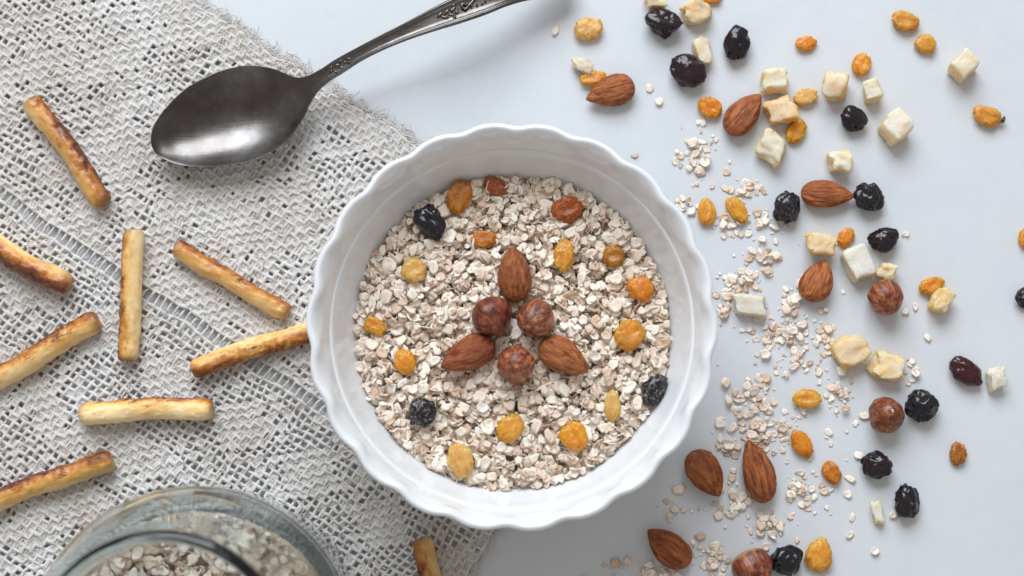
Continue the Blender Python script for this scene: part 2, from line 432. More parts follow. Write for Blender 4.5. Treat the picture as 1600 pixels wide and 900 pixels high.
def build_cloth():
    root = empty('lace_tablecloth', (0, 0, 0))
    tag(root, 'off-white crocheted lace tablecloth lying under the spoon, jar and left half of the bowl', 'tablecloth')
    net, fill, fz = Bag(), Bag(), Bag()
    def inframe(P):      # keep what the picture and a step beside it could see
        return (P[:, 0] > -0.30) & (P[:, 1] > -0.24) & (P[:, 1] < 0.22)
    # cords along u
    per = 3
    us = -np.arange(0, NI * per + 1) * PITCH / per
    zone = lambda j: (0.00085 if j < 5 else 0.00088 if j < LADDER else 0.00085 if j in (LADDER, LADDER + 2) else 0.00080 if j < LADDER + 18 else 0.00086)
    for j in range(NJ + 1):
        if j == LADDER + 1: continue                     # the open ladder row is two cells high
        v = np.full_like(us, j * PITCH)
        ph = (np.arange(len(us)) / per + (j % 2)) * np.pi
        P = cloth_pt(us, v, 0.00038 * np.sin(ph))
        keep = inframe(P); k = np.where(keep)[0]
        if len(k) < 4: continue
        P = P[k[0]:k[-1] + 1]
        rad = zone(j) * (0.70 + 0.6 * vnoise(P * 600, 41))
        V, q = tubes(P[None], rad[None], 5)
        net.add(V, [q])
    # cords along v
    vs_ = np.arange(0, NJ * per + 1) * PITCH / per
    zr = np.array([zone(int(t)) for t in np.arange(len(vs_)) / per])
    zr[(np.arange(len(vs_)) / per >= LADDER) & (np.arange(len(vs_)) / per <= LADDER + 2)] = 0.00060
    for i in range(NI + 1):
        u = np.full_like(vs_, -i * PITCH)
        ph = (np.arange(len(vs_)) / per + (i % 2)) * np.pi
        P = cloth_pt(u, vs_, -0.00034 * np.sin(ph))
        keep = inframe(P); k = np.where(keep)[0]
        if len(k) < 4: continue
        sl = slice(k[0], k[-1] + 1)
        P = P[sl]; rad = zr[sl] * (0.65 + 0.6 * vnoise(P * 600, 43))
        V, q = tubes(P[None], rad[None], 5)
        net.add(V, [q])
    # darned cells: four short threads along v, one along u
    I, J = np.where(FILL > 0)
    c = cloth_pt(-(I + 0.5) * PITCH, (J + 0.5) * PITCH); ok = inframe(c)
    I, J = I[ok], J[ok]
    t = np.linspace(-0.08, 1.08, 4)
    for s in (0.18, 0.39, 0.61, 0.82):
        o = s + rng.uniform(-0.06, 0.06, len(I))
        u = -(I + o)[:, None] * PITCH + rng.uniform(-1, 1, (len(I), 4)) * 0.00015
        v = (J[:, None] + t[None]) * PITCH
        dz = 0.00028 * np.sin(np.arange(4)[None] * 2.1 + rng.uniform(0, 6.3, (len(I), 1))) + 0.0001
        P = cloth_pt(u, v, dz)
        V, q = tubes(P, np.full(P.shape[:2], 0.00037) * rng.uniform(0.7, 1.25, (len(I), 1)), 4)
        fill.add(V, [q])
    for s in (0.32, 0.68):
        u = -(I[:, None] + t[None]) * PITCH
        v = (J + s + rng.uniform(-0.08, 0.08, len(I)))[:, None] * PITCH + rng.uniform(-1, 1, (len(I), 4)) * 0.00015
        P = cloth_pt(u, v, 0.00025 * np.cos(np.arange(4)[None] * 2.1 + rng.uniform(0, 6.3, (len(I), 1))))
        V, q = tubes(P, np.full(P.shape[:2], 0.00034) * rng.uniform(0.7, 1.25, (len(I), 1)), 4)
        fill.add(V, [q])
    # slubs: loose twisted yarn lying over the ground weave
    ns = 1300
    I = rng.uniform(0, NI, ns); J = np.concatenate([rng.uniform(0, LADDER - 4, ns // 2), rng.uniform(LADDER + 5, NJ, ns - ns // 2)])
    c = cloth_pt(-I * PITCH, J * PITCH); ok = inframe(c); I, J = I[ok], J[ok]
    t = np.linspace(0, 1, 6)[None]
    along = rng.random(len(I)) < 0.75
    ln = rng.uniform(0.8, 2.6, len(I))
    dU = np.where(along, rng.normal(0, 0.12, len(I)), ln); dV = np.where(along, ln, rng.normal(0, 0.12, len(I)))
    u = -(I[:, None] + dU[:, None] * t) * PITCH; v = np.clip((J[:, None] + dV[:, None] * t), 0, NJ) * PITCH
    P = cloth_pt(u, v, 0.0005 + 0.0003 * np.sin(t * 5 + I[:, None]))
    rad = 0.0005 * np.sin(np.pi * np.clip(t, 0.04, 0.96)) ** 0.5 * rng.uniform(0.6, 1.25, (len(I), 1))
    V, q = tubes(P, rad, 4); fill.add(V, [q])
    # frayed picot fringe along the two edges in view
    def fringe(n, top):
        s = rng.uniform(0, 1, n)
        a = rng.uniform(-0.0035, 0.0075, n)
        u0 = np.where(top, -s * NI * PITCH, -a); v0 = np.where(top, a, s * NJ * PITCH)
        if top: v0 = a + 0.001 * np.sin(u0 * 700)
        else: u0 = -a
        c = cloth_pt(u0, v0); ok = inframe(c); u0, v0 = u0[ok], v0[ok]; m = len(u0)
        t = np.linspace(0, 1, 8)[None]
        ang = rng.uniform(0, 6.28, (m, 1)); turn = rng.normal(0, 4.5, (m, 1)); L = rng.uniform(0.002, 0.006, (m, 1))
        th = ang + turn * t
        du = np.cumsum(np.cos(th), 1) * L / 8; dv = np.cumsum(np.sin(th), 1) * L / 8
        P = cloth_pt(u0[:, None] + du, v0[:, None] + dv, rng.uniform(-0.0006, 0.0007, (m, 1)) + 0 * t)
        P[..., 2] = np.maximum(P[..., 2], 0.0004)
        V, q = tubes(P, np.full(P.shape[:2], 0.00028) * rng.uniform(0.5, 1.2, (m, 1)), 4)
        fz.add(V, [q])
    fringe(5200, True); fringe(2400, False)
    # loose fibres standing off the yarn all over the cloth
    nf = 9000
    u0 = -rng.random(nf) * NI * PITCH; v0 = rng.random(nf) * NJ * PITCH
    c = cloth_pt(u0, v0); ok = inframe(c); u0, v0 = u0[ok], v0[ok]; m = len(u0)
    t = np.linspace(0, 1, 5)[None]
    th = rng.uniform(0, 6.28, (m, 1)) + rng.normal(0, 2.0, (m, 1)) * t; L = rng.uniform(0.002, 0.005, (m, 1))
    P = cloth_pt(u0[:, None] + np.cumsum(np.cos(th), 1) * L / 5, np.clip(v0[:, None] + np.cumsum(np.sin(th), 1) * L / 5, 0, 1), 0.0006 + 0.0009 * np.sin(np.pi * t) * rng.random((m, 1)))
    V, q = tubes(P, np.full(P.shape[:2], 0.00016) * rng.uniform(0.6, 1.2, (m, 1)), 3)
    fb = Bag(); fb.add(V, [q])
    link('loose_fibres', fb.mesh('loose_fibres'), MT['thread'], root)['kind'] = 'stuff'
    link('net_cords', net.mesh('net_cords'), MT['thread'], root)
    link('darned_motifs', fill.mesh('darned_motifs'), MT['thread'], root)['kind'] = 'stuff'
    link('frayed_fringe', fz.mesh('frayed_fringe'), MT['thread'], root)['kind'] = 'stuff'
build_cloth()

# ------------------------------------------------------------------ bowl
BC = at(800, 506, 0.062); BC.z = 0.0
BR = 319 * size(800, 506, 0.062)             # outer radius of the rim
def build_bowl():
    s = BR / 0.082
    root = empty('porcelain_bowl', (BC.x, BC.y, 0.0022))
    tag(root, 'white porcelain bowl with scalloped rim, filled with muesli, centre of the table', 'bowl')
    NT = 264; th = np.arange(NT) / NT * 2 * np.pi
    wave = np.cos(22 * th + 0.6); wave = wave - 0.18 * np.cos(44 * th + 1.2)
    def rev(prof, name, part_wave=True):
        sec = []
        for r, z in prof:
            a = 0.0009 * sstep(0.055, 0.0608, z) if part_wave else 0
            rr = (r + a * wave) * s
            zz = z - 0.0003 * (a / 0.0009) * wave
            sec.append(np.stack([rr * np.cos(th), rr * np.sin(th), np.full(NT, 0.0) + zz], 1))
        return loft(np.array(sec))
    def curve(pts, n):
        pts = np.array(pts, float); t = np.concatenate([[0], np.cumsum(np.linalg.norm(np.diff(pts, axis=0), axis=1))])
        # Catmull-Rom through the points
        out = []
        ext = np.vstack([2 * pts[0] - pts[1], pts, 2 * pts[-1] - pts[-2]])
        for k in range(len(pts) - 1):
            p0, p1, p2, p3 = ext[k:k + 4]
            for x in np.linspace(0, 1, n, endpoint=False):
                out.append(0.5 * (2 * p1 + (p2 - p0) * x + (2 * p0 - 5 * p1 + 4 * p2 - p3) * x * x + (3 * p1 - p0 - 3 * p2 + p3) * x ** 3))
        out.append(pts[-1]); return out
    e = 1e-3
    rim = curve([(0.0742, 0.0500), (0.0757, 0.0540), (0.0772, 0.0575), (0.0787, 0.0601), (0.0803, 0.0614), (0.0818, 0.0608), (0.0820, 0.0590), (0.0800, 0.0548), (0.0775, 0.0490)], 5)
    wall_in = curve([(e, 0.0090), (0.025, 0.0092), (0.042, 0.0115), (0.054, 0.0180), (0.0620, 0.0270), (0.0672, 0.0360), (0.0705, 0.0430), (0.0725, 0.0480), (0.0734, 0.0497), (0.0742, 0.0500)], 4)
    wall_out = curve([(0.0775, 0.0490), (0.0740, 0.0420), (0.0685, 0.0310), (0.0600, 0.0185), (0.0480, 0.0090), (0.0430, 0.0062)], 5)
    foot = curve([(0.0430, 0.0062), (0.0415, 0.0025), (0.0405, 0.0002), (0.0385, 0.0), (0.0375, 0.0015), (0.0365, 0.0040), (0.02, 0.0048), (e, 0.0048)], 4)
    for nm, pr in (('scalloped_rim', rim), ('inner_wall', wall_in), ('outer_wall', wall_out), ('foot_ring', foot)):
        v, f = rev(pr, nm)
        link(nm, mesh_np(nm, v, f), MT['porcelain'], root)
build_bowl()

# ------------------------------------------------------------------ oat flakes
def flake_variant(seed, n=9):
    r_ = np.random.default_rng(seed)
    a = np.arange(n) / n * 2 * np.pi + r_.uniform(-0.22, 0.22, n)
    asp = r_.uniform(0.58, 0.95)
    rr = 1 + r_.uniform(-0.30, 0.12, n)
    if seed % 3 == 1: rr[int(r_.integers(n))] *= 0.55                      # nicked edge
    if seed % 5 == 2:                                                       # broken half
        k0 = int(r_.integers(n)); rr[[k0, (k0 + 1) % n, (k0 + 2) % n]] *= 0.5
    out = np.stack([rr * np.cos(a), asp * rr * np.sin(a)], 1)
    mid = out * 0.58
    bend = r_.uniform(-0.34, 0.42); bend2 = r_.uniform(-0.22, 0.22); tw = r_.uniform(-0.28, 0.28)
    zf = lambda p: bend * p[:, 1] ** 2 + bend2 * p[:, 0] ** 2 + tw * p[:, 0] * p[:, 1] - 0.06 * np.exp(-(p[:, 1] / 0.2) ** 2)
    th = 0.040
    jit = np.concatenate([[0], r_.uniform(-0.07, 0.07, n), r_.uniform(-0.11, 0.11, n)])
    top = np.vstack([[[0, 0]], mid, out])
    V = np.vstack([np.column_stack([top, zf(top) + jit + th]),
                   np.column_stack([out * 0.96, zf(out) + jit[n + 1:] - th]), [[0, 0, float(zf(np.zeros((1, 2)))[0]) - th]]])
    T = []; Q = []
    for k in range(n):
        k2 = (k + 1) % n
        T.append((0, 1 + k, 1 + k2))
        Q.append((1 + k, 1 + n + k, 1 + n + k2, 1 + k2))
    for k in range(n):
        k2 = (k + 1) % n
        Q.append((1 + n + k, 1 + 2 * n + k, 1 + 2 * n + k2, 1 + n + k2))
        T.append((1 + 3 * n, 1 + 2 * n + k2, 1 + 2 * n + k))
    uv = V[:, :2] * 0.47 + 0.5
    return V, np.array(Q), np.array(T), uv
FN = 9
FQ = np.arange(2 * FN) < FN          # the upper quads are smooth, the cut edge is crisp
FT = np.ones(2 * FN, bool)
VARS = [flake_variant(100 + k) for k in range(24)]
FLAKE_ME = [mesh_np('oat_flake', V, [Q, T], np.concatenate([FQ, FT]), uv) for V, Q, T, uv in VARS]
for me in FLAKE_ME: me.materials.append(MT['oat'])

def rots(yaw, tilt, tdir):
    """rotation matrices: yaw about z, then tilt about a horizontal axis."""
    n = len(yaw); c, s = np.cos(yaw), np.sin(yaw); z = np.zeros(n); o = np.ones(n)
    Rz = np.stack([np.stack([c, -s, z], 1), np.stack([s, c, z], 1), np.stack([z, z, o], 1)], 1)
    ax, ay = np.cos(tdir), np.sin(tdir); ct, st = np.cos(tilt), np.sin(tilt); C = 1 - ct
    Rt = np.stack([np.stack([ct + ax * ax * C, ax * ay * C, ay * st], 1),
                   np.stack([ax * ay * C, ct + ay * ay * C, -ax * st], 1),
                   np.stack([-ay * st, ax * st, ct], 1)], 1)
    return Rt @ Rz
def flakes_mesh(name, pos, rad, yaw, tilt, tdir, extra=None):
    Rm = rots(yaw, tilt, tdir); kind = rng.integers(0, len(VARS), len(pos))
    vs_, qs, ts, uvs = [], [], [], []; base = 0
    for k, (V, Q, T, uv) in enumerate(VARS):
        m = np.where(kind == k)[0]
        if not len(m): continue
        P = np.einsum('nij,vj->nvi', Rm[m], V) * rad[m][:, None, None] + pos[m][:, None, :]
        off = base + np.arange(len(m))[:, None, None] * len(V)
        vs_.append(P.reshape(-1, 3)); qs.append((Q[None] + off).reshape(-1, 4)); ts.append((T[None] + off).reshape(-1, 3))
        uvs.append(np.tile(uv, (len(m), 1))); base += len(m) * len(V)
    sm = [np.tile(FQ, len(pos))]
    if extra is not None:
        ev, eq = extra; sm.append(np.ones(len(eq), bool)); vs_.append(ev); qs.append(eq + base); uvs.append(np.full((len(ev), 2), 0.5))
    return mesh_np(name, np.concatenate(vs_), [np.concatenate(qs), np.concatenate(ts)], np.concatenate(sm + [np.tile(FT, len(pos))]), np.concatenate(uvs))

OAT_Z = 0.0378
def oat_z(x, y):
    r = np.hypot(x - BC.x, y - BC.y) / BR
    q = np.stack([np.ravel(x) * 28, np.ravel(y) * 28, np.zeros(np.size(x))], 1)
    return OAT_Z + 0.0022 * (1 - (r / 0.8) ** 2) + (fbm(q, 61, 2).reshape(np.shape(x)) - 0.5) * 0.005
def bowl_r(z):      # inner radius of the bowl
    return np.interp(z, [0.009, 0.0115, 0.018, 0.027, 0.036, 0.043, 0.05], [0.02, 0.042, 0.054, 0.062, 0.0672, 0.0708, 0.074]) * BR / 0.082

def disc(cx, cy, rad, z, n=48):
    th = np.arange(n) / n * 2 * np.pi
    rings = np.linspace(0.02, 1, 8)
    sec = np.array([np.stack([cx + rad * k * np.cos(th), cy + rad * k * np.sin(th), np.full(n, z) + 0.0015 * np.cos(th * 9 + k * 20)], 1) for k in rings])
    v, f = loft(sec)
    return v, f[0][:, ::-1]

def heap(name, cx, cy, rmax, zf, n, label):
    r = np.sqrt(rng.random(n)) * rmax; a = rng.random(n) * 2 * np.pi
    x = cx + r * np.cos(a); y = cy + r * np.sin(a)
    rad = np.clip(rng.normal(0.00240, 0.00080, n), 0.0007, 0.0042)
    tilt = np.abs(rng.normal(0, R(30), n)); st = rng.random(n) < 0.32; tilt[st] = rng.uniform(R(50), R(88), st.sum())
    tdir = rng.random(n) * 2 * np.pi
    nearw = r > rmax - rad * 1.1
    x[nearw] -= np.cos(a[nearw]) * rad[nearw] * 0.8; y[nearw] -= np.sin(a[nearw]) * rad[nearw] * 0.8
    z = zf(x, y) + rng.uniform(-0.0055, 0.0006, n) - np.sin(tilt) * rad * 0.35
    zb = float(np.min(zf(x, y))) - 0.0045
    me = flakes_mesh(name, np.stack([x, y, z], 1), rad, rng.random(n) * 6.28, tilt, tdir, disc(cx, cy, rmax * 0.985, zb))
    o = link(name, me, MT['oat'])
    return tag(o, label, 'oats', kind='stuff')
heap('oat_flakes', BC.x, BC.y, float(bowl_r(OAT_Z)) - 0.0006, oat_z, 8200, 'mass of cream rolled oats filling the white bowl')

# ------------------------------------------------------------------ spoon
def build_spoon():
    # spine: picture position, height of the rim edge, half width (m), dish depth (m)
    root_p = at(365, 184, 0.0)
    root = empty('spoon', (root_p.x, root_p.y, 0.0))
    tag(root, 'tarnished silver tablespoon with ornate handle lying across the lace edge', 'spoon')
    key = [  # px, py, z, halfwidth_px, depth mm, bead
        (239.8, 231.6, 11.5, 0.8, 0.0, 0), (243.5, 229.5, 11.4, 17.5, 1.2, 0), (248, 227, 11.3, 24.5, 2.0, 0), (255.1, 224.1, 11.3, 32.5, 3.0, 0), (269.1, 218.9, 11.1, 44, 4.4, 0), (281, 214.6, 11.0, 51.5, 5.2, 0),
        (317.8, 200.3, 11.0, 68, 7.6, 0), (349.2, 190, 11.1, 74.5, 8.6, 0), (376.8, 180.7, 11.2, 76.5, 8.8, 0), (410.1, 169.6, 11.5, 71, 8.0, 0), (439.7, 160.1, 12.0, 57, 6.0, 0),
        (458.7, 153.0, 12.6, 41, 3.8, 0), (473.4, 144.9, 13.2, 25.5, 1.8, 0.1), (486, 136, 14.0, 17, 0.7, 0.4), (504, 123.3, 15.3, 12.5, 0.35, 0.8), (530, 106.5, 17.0, 12.5, 0.3, 1),
        (560, 88.5, 18.9, 11.2, 0.3, 1), (600, 68, 20.8, 11.8, 0.3, 1), (640, 50, 22.0, 14.0, 0.3, 1), (680, 33, 22.6, 18.0, 0.35, 1), (710, 21, 22.6, 21.0, 0.4, 1),
        (750, 6.5, 21.0, 22.0, 0.4, 1), (785, -5, 18.5, 19.5, 0.4, 1), (815, -14, 15.0, 20.0, 0.4, 1), (850, -23, 11.0, 24.0, 0.4, 1), (878, -30, 8.0, 25.0, 0.3, 1), (893, -34, 6.8, 17, 0.1, 1), (898, -35, 6.4, 1, 0, 1)]
    K = np.array(key, float)
    t = np.concatenate([[0], np.cumsum(np.hypot(np.diff(K[:, 0]), np.diff(K[:, 1])))])
    C = []; W = []
    for px, py, z, w, d, b in key:
        p = at(px, py, z / 1000); C.append((p.x, p.y, p.z)); W.append(w * size(px, py, z / 1000))
    C = np.array(C); W = np.array(W); D = K[:, 4] / 1000; B = K[:, 5]
    def fine(arr, ts):      # smooth interpolation (cubic Hermite, finite differences)
        arr = np.asarray(arr, float)
        m = np.gradient(arr, t, axis=0)
        k = np.clip(np.searchsorted(t, ts) - 1, 0, len(t) - 2); h = t[k + 1] - t[k]; x = (ts - t[k]) / h
        if arr.ndim > 1: x = x[:, None]; h = h[:, None]
        return ((2 * x ** 3 - 3 * x ** 2 + 1) * arr[k] + (x ** 3 - 2 * x ** 2 + x) * h * m[k] + (-2 * x ** 3 + 3 * x ** 2) * arr[k + 1] + (x ** 3 - x ** 2) * h * m[k + 1])
    ts = np.unique(np.concatenate([np.linspace(0, 3.46, 12) ** 2, np.linspace(12, 290, 90), np.linspace(290, t[-1], 150)]))
    c = fine(C, ts); w = np.sqrt(np.maximum(np.where(ts < t[4], np.interp(ts, t, W ** 2), fine(W ** 2, ts)), 1e-8)); kw = int(np.argmax(W[:14])); d = np.maximum(np.where(ts < t[kw], 0.0088 * np.minimum(w / W[kw], 1) ** 1.35, fine(D, ts)), 0); b = np.interp(ts, t, B)
    c[:, :2] -= np.array([root_p.x, root_p.y])
    # side direction across the spine, in the horizontal plane
    T = np.gradient(c, axis=0); T[:, 2] = 0; T /= np.linalg.norm(T, axis=1, keepdims=True)
    phi = np.arctan2(T[:, 1], T[:, 0]); ax = C[9] - C[0]
    phi = np.arctan2(ax[1], ax[0]) * (1 - sstep(170, 300, ts)) + phi * sstep(170, 300, ts)      # one straight axis for the bowl of the spoon
    S = np.stack([-np.sin(phi), np.cos(phi), np.zeros(len(T))], 1)
    for _ in range(3):
        S[1:-1] = (S[:-2] + S[1:-1] * 2 + S[2:]) / 4
    S /= np.linalg.norm(S, axis=1, keepdims=True)
    q = np.sin(np.linspace(-1, 1, 33) * np.pi / 2)
    thick = np.interp(ts, [0, 20, 200, 260, 330, 600, 900], [0.0009, 0.0011, 0.0014, 0.0026, 0.0028, 0.0022, 0.0018])
    secs = []
    for k in range(len(ts)):
        dish = -d[k] * (1 - np.abs(q) ** 2.3)
        bead = b[k] * (0.00055 * np.exp(-((np.abs(q) - 0.84) / 0.11) ** 2) + 0.00022 * np.exp(-((np.abs(q) - 0.55) / 0.08) ** 2))
        rnd = -0.0004 * np.abs(q) ** 14
        top = c[k] + S[k] * (q * w[k])[:, None] + np.array([0, 0, 1.0]) * (dish + bead + rnd)[:, None]
        qb = q[::-1]
        dishb = -d[k] * (1 - np.abs(qb) ** 2.3) - thick[k] * (1 - 0.55 * np.abs(qb) ** 3)
        bot = c[k] + S[k] * (qb * w[k] * 0.985)[:, None] + np.array([0, 0, 1.0]) * dishb[:, None]
        secs.append(np.vstack([top, bot]))
    secs = np.array(secs)
    lowest = secs[..., 2].min(); secs[..., 2] += 0.0042 - lowest
    cut = int(np.searchsorted(ts, 306))
    v, f = loft(secs[:cut + 1, ::-1], True, True, False); link('spoon_bowl', mesh_np('spoon_bowl', v, f), MT['spoon'], root)
    v, f = loft(secs[cut:, ::-1], True, False, True); hd = link('handle', mesh_np('handle', v, f), MT['spoon'], root)
    # relief on the handle: buds at the neck, leaves and a comb-like scroll on the widening
    up = np.array([0, 0, 1.0]); dz = 0.0042 - lowest
    def frame(tt):
        k = int(np.clip(np.searchsorted(ts, tt), 1, len(ts) - 2)); Tk = c[k + 1] - c[k - 1]; Tk = Tk / np.linalg.norm(Tk)
        return c[k] + up * dz, Tk, S[k], w[k], d[k]
    def lump(bag, tt, off, ln, wd, hg, ang):
        o, Tk, Sk, wk, dk = frame(tt)
        V, F = ico(2); V = V * np.array([ln, wd, hg]); ca, sa = math.cos(ang), math.sin(ang)
        X = V[:, 0] * ca - V[:, 1] * sa; Y = V[:, 0] * sa + V[:, 1] * ca
        Nn = np.cross(Tk, Sk); Nn = Nn if Nn[2] > 0 else -Nn
        bag.add(o + Sk * off * wk - up * dk * 0.8 + X[:, None] * Tk + Y[:, None] * Sk + V[:, 2][:, None] * Nn, [F])
    bud = Bag()
    for k in range(7): lump(bud, 302 + k * 3.6, 0.42 * math.sin(k * 2.3), 0.0011, 0.0006, 0.00055, k * 1.1)
    for s in (-1, 1): lump(bud, 333, 0.3 * s, 0.0014, 0.0004, 0.0005, 0)
    for s in (-1, 1): lump(bud, 333 + 4.2 * s, 0, 0.0005, 0.001, 0.0005, 0)
    link('bud_relief', bud.mesh('bud_relief'), MT['spoon'], hd)
    lf = Bag()
    for k in range(5):
        lump(lf, 494 + k * 5.5, 0.18 * (-1) ** k, 0.0019, 0.0007, 0.0007, 0.5 * (-1) ** k)
    for k in range(4): lump(lf, 514 + (k % 2) * 6, 0.28 * (k - 1.5), 0.0009, 0.0009, 0.0008, 0)
    for k in range(13):
        lump(lf, 546 + k * 7.2, -0.02 - 0.1 * math.sin(k), 0.0016 - 0.00004 * k, 0.00055, 0.0009, 1.15)
    # the scroll: a curled tube that opens to the right
    pts = []
    for k in range(40):
        x = k / 39
        tt = 534 + 100 * x if k > 8 else 534 + 8 * math.cos(k * 0.55) * 0.6
        off = 0.40 * min(1, k / 9) * math.cos(x * 1.2) if k > 8 else 0.40 * math.sin(k * 0.42) - 0.12
        o, Tk, Sk, wk, dk = frame(tt); pts.append(o + Sk * off * wk + up * 0.0004)
    V, Q = tubes(np.array(pts)[None], np.full((1, 40), 0.00055), 6); lf.add(V, [Q])
    link('scroll_relief', lf.mesh('scroll_relief'), MT['spoon'], hd)
build_spoon()

# ------------------------------------------------------------------ jar
JC = at(348, 1000, 0.0)
def build_jar():
    root = empty('glass_jar', (JC.x, JC.y, 0.0022)); root.scale = (1.05, 1.05, 1.04)
    tag(root, 'open greenish glass jar half full of oats at the lower left', 'jar')
    NT = 160; th = np.arange(NT) / NT * 2 * np.pi
    def smooth(pts, n=5):
        pts = np.array(pts, float); ext = np.vstack([2 * pts[0] - pts[1], pts, 2 * pts[-1] - pts[-2]]); out = []
        for k in range(len(pts) - 1):
            p0, p1, p2, p3 = ext[k:k + 4]
            for x in np.linspace(0, 1, n, endpoint=False):
                out.append(0.5 * (2 * p1 + (p2 - p0) * x + (2 * p0 - 5 * p1 + 4 * p2 - p3) * x * x + (3 * p1 - p0 - 3 * p2 + p3) * x ** 3))
        out.append(pts[-1]); return np.array(out)
    outer = [(0.0005, 0.003), (0.03, 0.002), (0.05, 0.0005), (0.0565, 0.002), (0.0600, 0.008), (0.0605, 0.03), (0.0605, 0.062), (0.0590, 0.076), (0.0545, 0.090), (0.0480, 0.1010), (0.0440, 0.1070),
             (0.0424, 0.1120), (0.0424, 0.1200), (0.0436, 0.1225), (0.0443, 0.1255), (0.0438, 0.1285), (0.0420, 0.1300)]
    inner = [(0.0420, 0.1300), (0.0404, 0.1290), (0.0397, 0.1255), (0.0397, 0.1130), (0.0404, 0.1060), (0.0445, 0.0985), (0.0512, 0.0875), (0.0555, 0.0745), (0.0570, 0.0610), (0.0570, 0.012), (0.0545, 0.0075), (0.045, 0.006), (0.0005, 0.006)]
    prof = np.vstack([smooth(outer), smooth(inner)[1:]])
    sec = np.array([np.stack([r * np.cos(th), r * np.sin(th), np.full(NT, z)], 1) for r, z in prof])
    sec[:, :, :2] *= (1 + 0.002 * np.sin(3 * th + 1))[None, :, None]
    v, f = loft(sec)
    v = np.vstack([v])
    # close the two pinholes at the axis
    n = len(prof); t0 = np.array([[0, (k + 1) % NT, k] for k in range(1, NT - 1)]); b = (n - 1) * NT
    t1 = np.array([[b, b + k, b + (k + 1) % NT] for k in range(1, NT - 1)])
    o = link('glass_body', mesh_np('glass_body', v, [f[0], np.vstack([t0, t1])]), MT['glass'], root)
    import bmesh
    bm = bmesh.new(); bm.from_mesh(o.data); bmesh.ops.recalc_face_normals(bm, faces=bm.faces); bm.to_mesh(o.data); bm.free()
build_jar()
def jar_z(x, y):
    q = np.stack([np.ravel(x) * 40, np.ravel(y) * 40, np.ones(np.size(x))], 1)
    return 0.056 + (fbm(q, 91, 2).reshape(np.shape(x)) - 0.5) * 0.008 + 0.16 * (x - JC.x)
heap('jar_oats', JC.x, JC.y, 0.0535, jar_z, 3000, 'rolled oats inside the greenish glass jar')

# ------------------------------------------------------------------ pretzel sticks
def pretzel_mesh(seed, L, Rd):
    n, m = 56, 28
    x = np.concatenate([[-L / 2], -L / 2 + Rd * 0.10 * np.array([0.0, 0.4, 1.2, 2.6, 4.5]), np.linspace(-L / 2 + Rd * 0.7, L / 2 - Rd * 0.7, n), L / 2 - Rd * 0.10 * np.array([4.5, 2.6, 1.2, 0.4, 0.0]), [L / 2]])
    e = np.concatenate([[0.30], [0.60, 0.74, 0.84, 0.92, 0.97], np.ones(n), [0.97, 0.92, 0.84, 0.74, 0.60], [0.30]])
    a = np.arange(m) / m * 2 * np.pi
    X, A = np.meshgrid(x, a, indexing='ij')
    ca, sa = np.cos(A), np.sin(A)
    P = np.stack([X.ravel() * 60, ca.ravel() * 0.7, sa.ravel() * 0.7], 1)
    r = Rd * e[:, None] * (1 + (fbm(P + seed * 9.7, seed, 3).reshape(X.shape) - 0.5) * 0.30)
    P2 = np.stack([X.ravel() * 260, ca.ravel() * 2.4, sa.ravel() * 2.4], 1)
    crack = np.abs(fbm(P2 + seed * 3.1, seed + 5, 3).reshape(X.shape) - 0.5)
    blis = fbm(P2 * 1.3 + 40, seed + 8, 2).reshape(X.shape)
    r = r - Rd * 0.24 * sstep(0.05, 0.0, crack) * sstep(-0.2, 0.5, ca) + Rd * 0.10 * sstep(0.58, 0.75, blis)
    bow = 0.0011 * np.sin(X / L * np.pi + seed) + 0.0004 * np.sin(X / L * 9 + seed * 2)
    V = np.stack([X + 0 * r, r * ca + bow, r * sa * 0.93], -1)
    V[:3, :, 0] += (fbm(V[:3].reshape(-1, 3) * 500, seed).reshape(3, m) - 0.5) * 0.0012
    V[-3:, :, 0] += (fbm(V[-3:].reshape(-1, 3) * 500, seed + 1).reshape(3, m) - 0.5) * 0.0012
    v, f = loft(V[:, ::-1], True, True, True)
    return mesh_np('pretzel_stick', v, f)
PRETZELS = [  # one end, other end, width px, flip, roll, tint, label
    ((50, 155), (160, 320), 33, 0, 0.15, (0.80, 0.72, 0.60), 'brown-crusted pretzel stick slanting alone at the upper left of the lace'),
    ((-88, 335), (110, 446), 34, 1, 0.55, (1.1, 1.12, 1.15), 'pale pretzel stick cut by the left edge, pointing down right'),
    ((205, 360), (205, 563), 33, 1, -0.30, (0.92, 0.92, 0.9), 'upright pretzel stick standing vertical in the picture on the lace'),
    ((273, 387), (452, 487), 29, 0, 0.25, (0.86, 0.76, 0.62), 'cracked dark-edged pretzel stick left of the bowl, sloping down right'),
    ((300, 576), (494, 517), 33, 1, 0.60, (1.08, 1.10, 1.10), 'pretzel stick whose right end tucks under the bowl rim'),
    ((-40, 607), (155, 502), 35, 0, -0.05, (0.92, 0.88, 0.8), 'pretzel stick at the left edge rising to the upper right'),
    ((126, 643), (332, 641), 35, 0, -0.50, (1.15, 1.2, 1.3), 'pale golden pretzel stick lying level above the jar'),
    ((-20, 790), (176, 719), 33, 0, 0.05, (0.86, 0.80, 0.66), 'lowest pretzel stick at the left edge, beside the jar'),
    ((655, 842), (715, 1038), 35, 1, 0.4, (0.80, 0.74, 0.62), 'pretzel stick below the bowl cut by the bottom edge'),
]
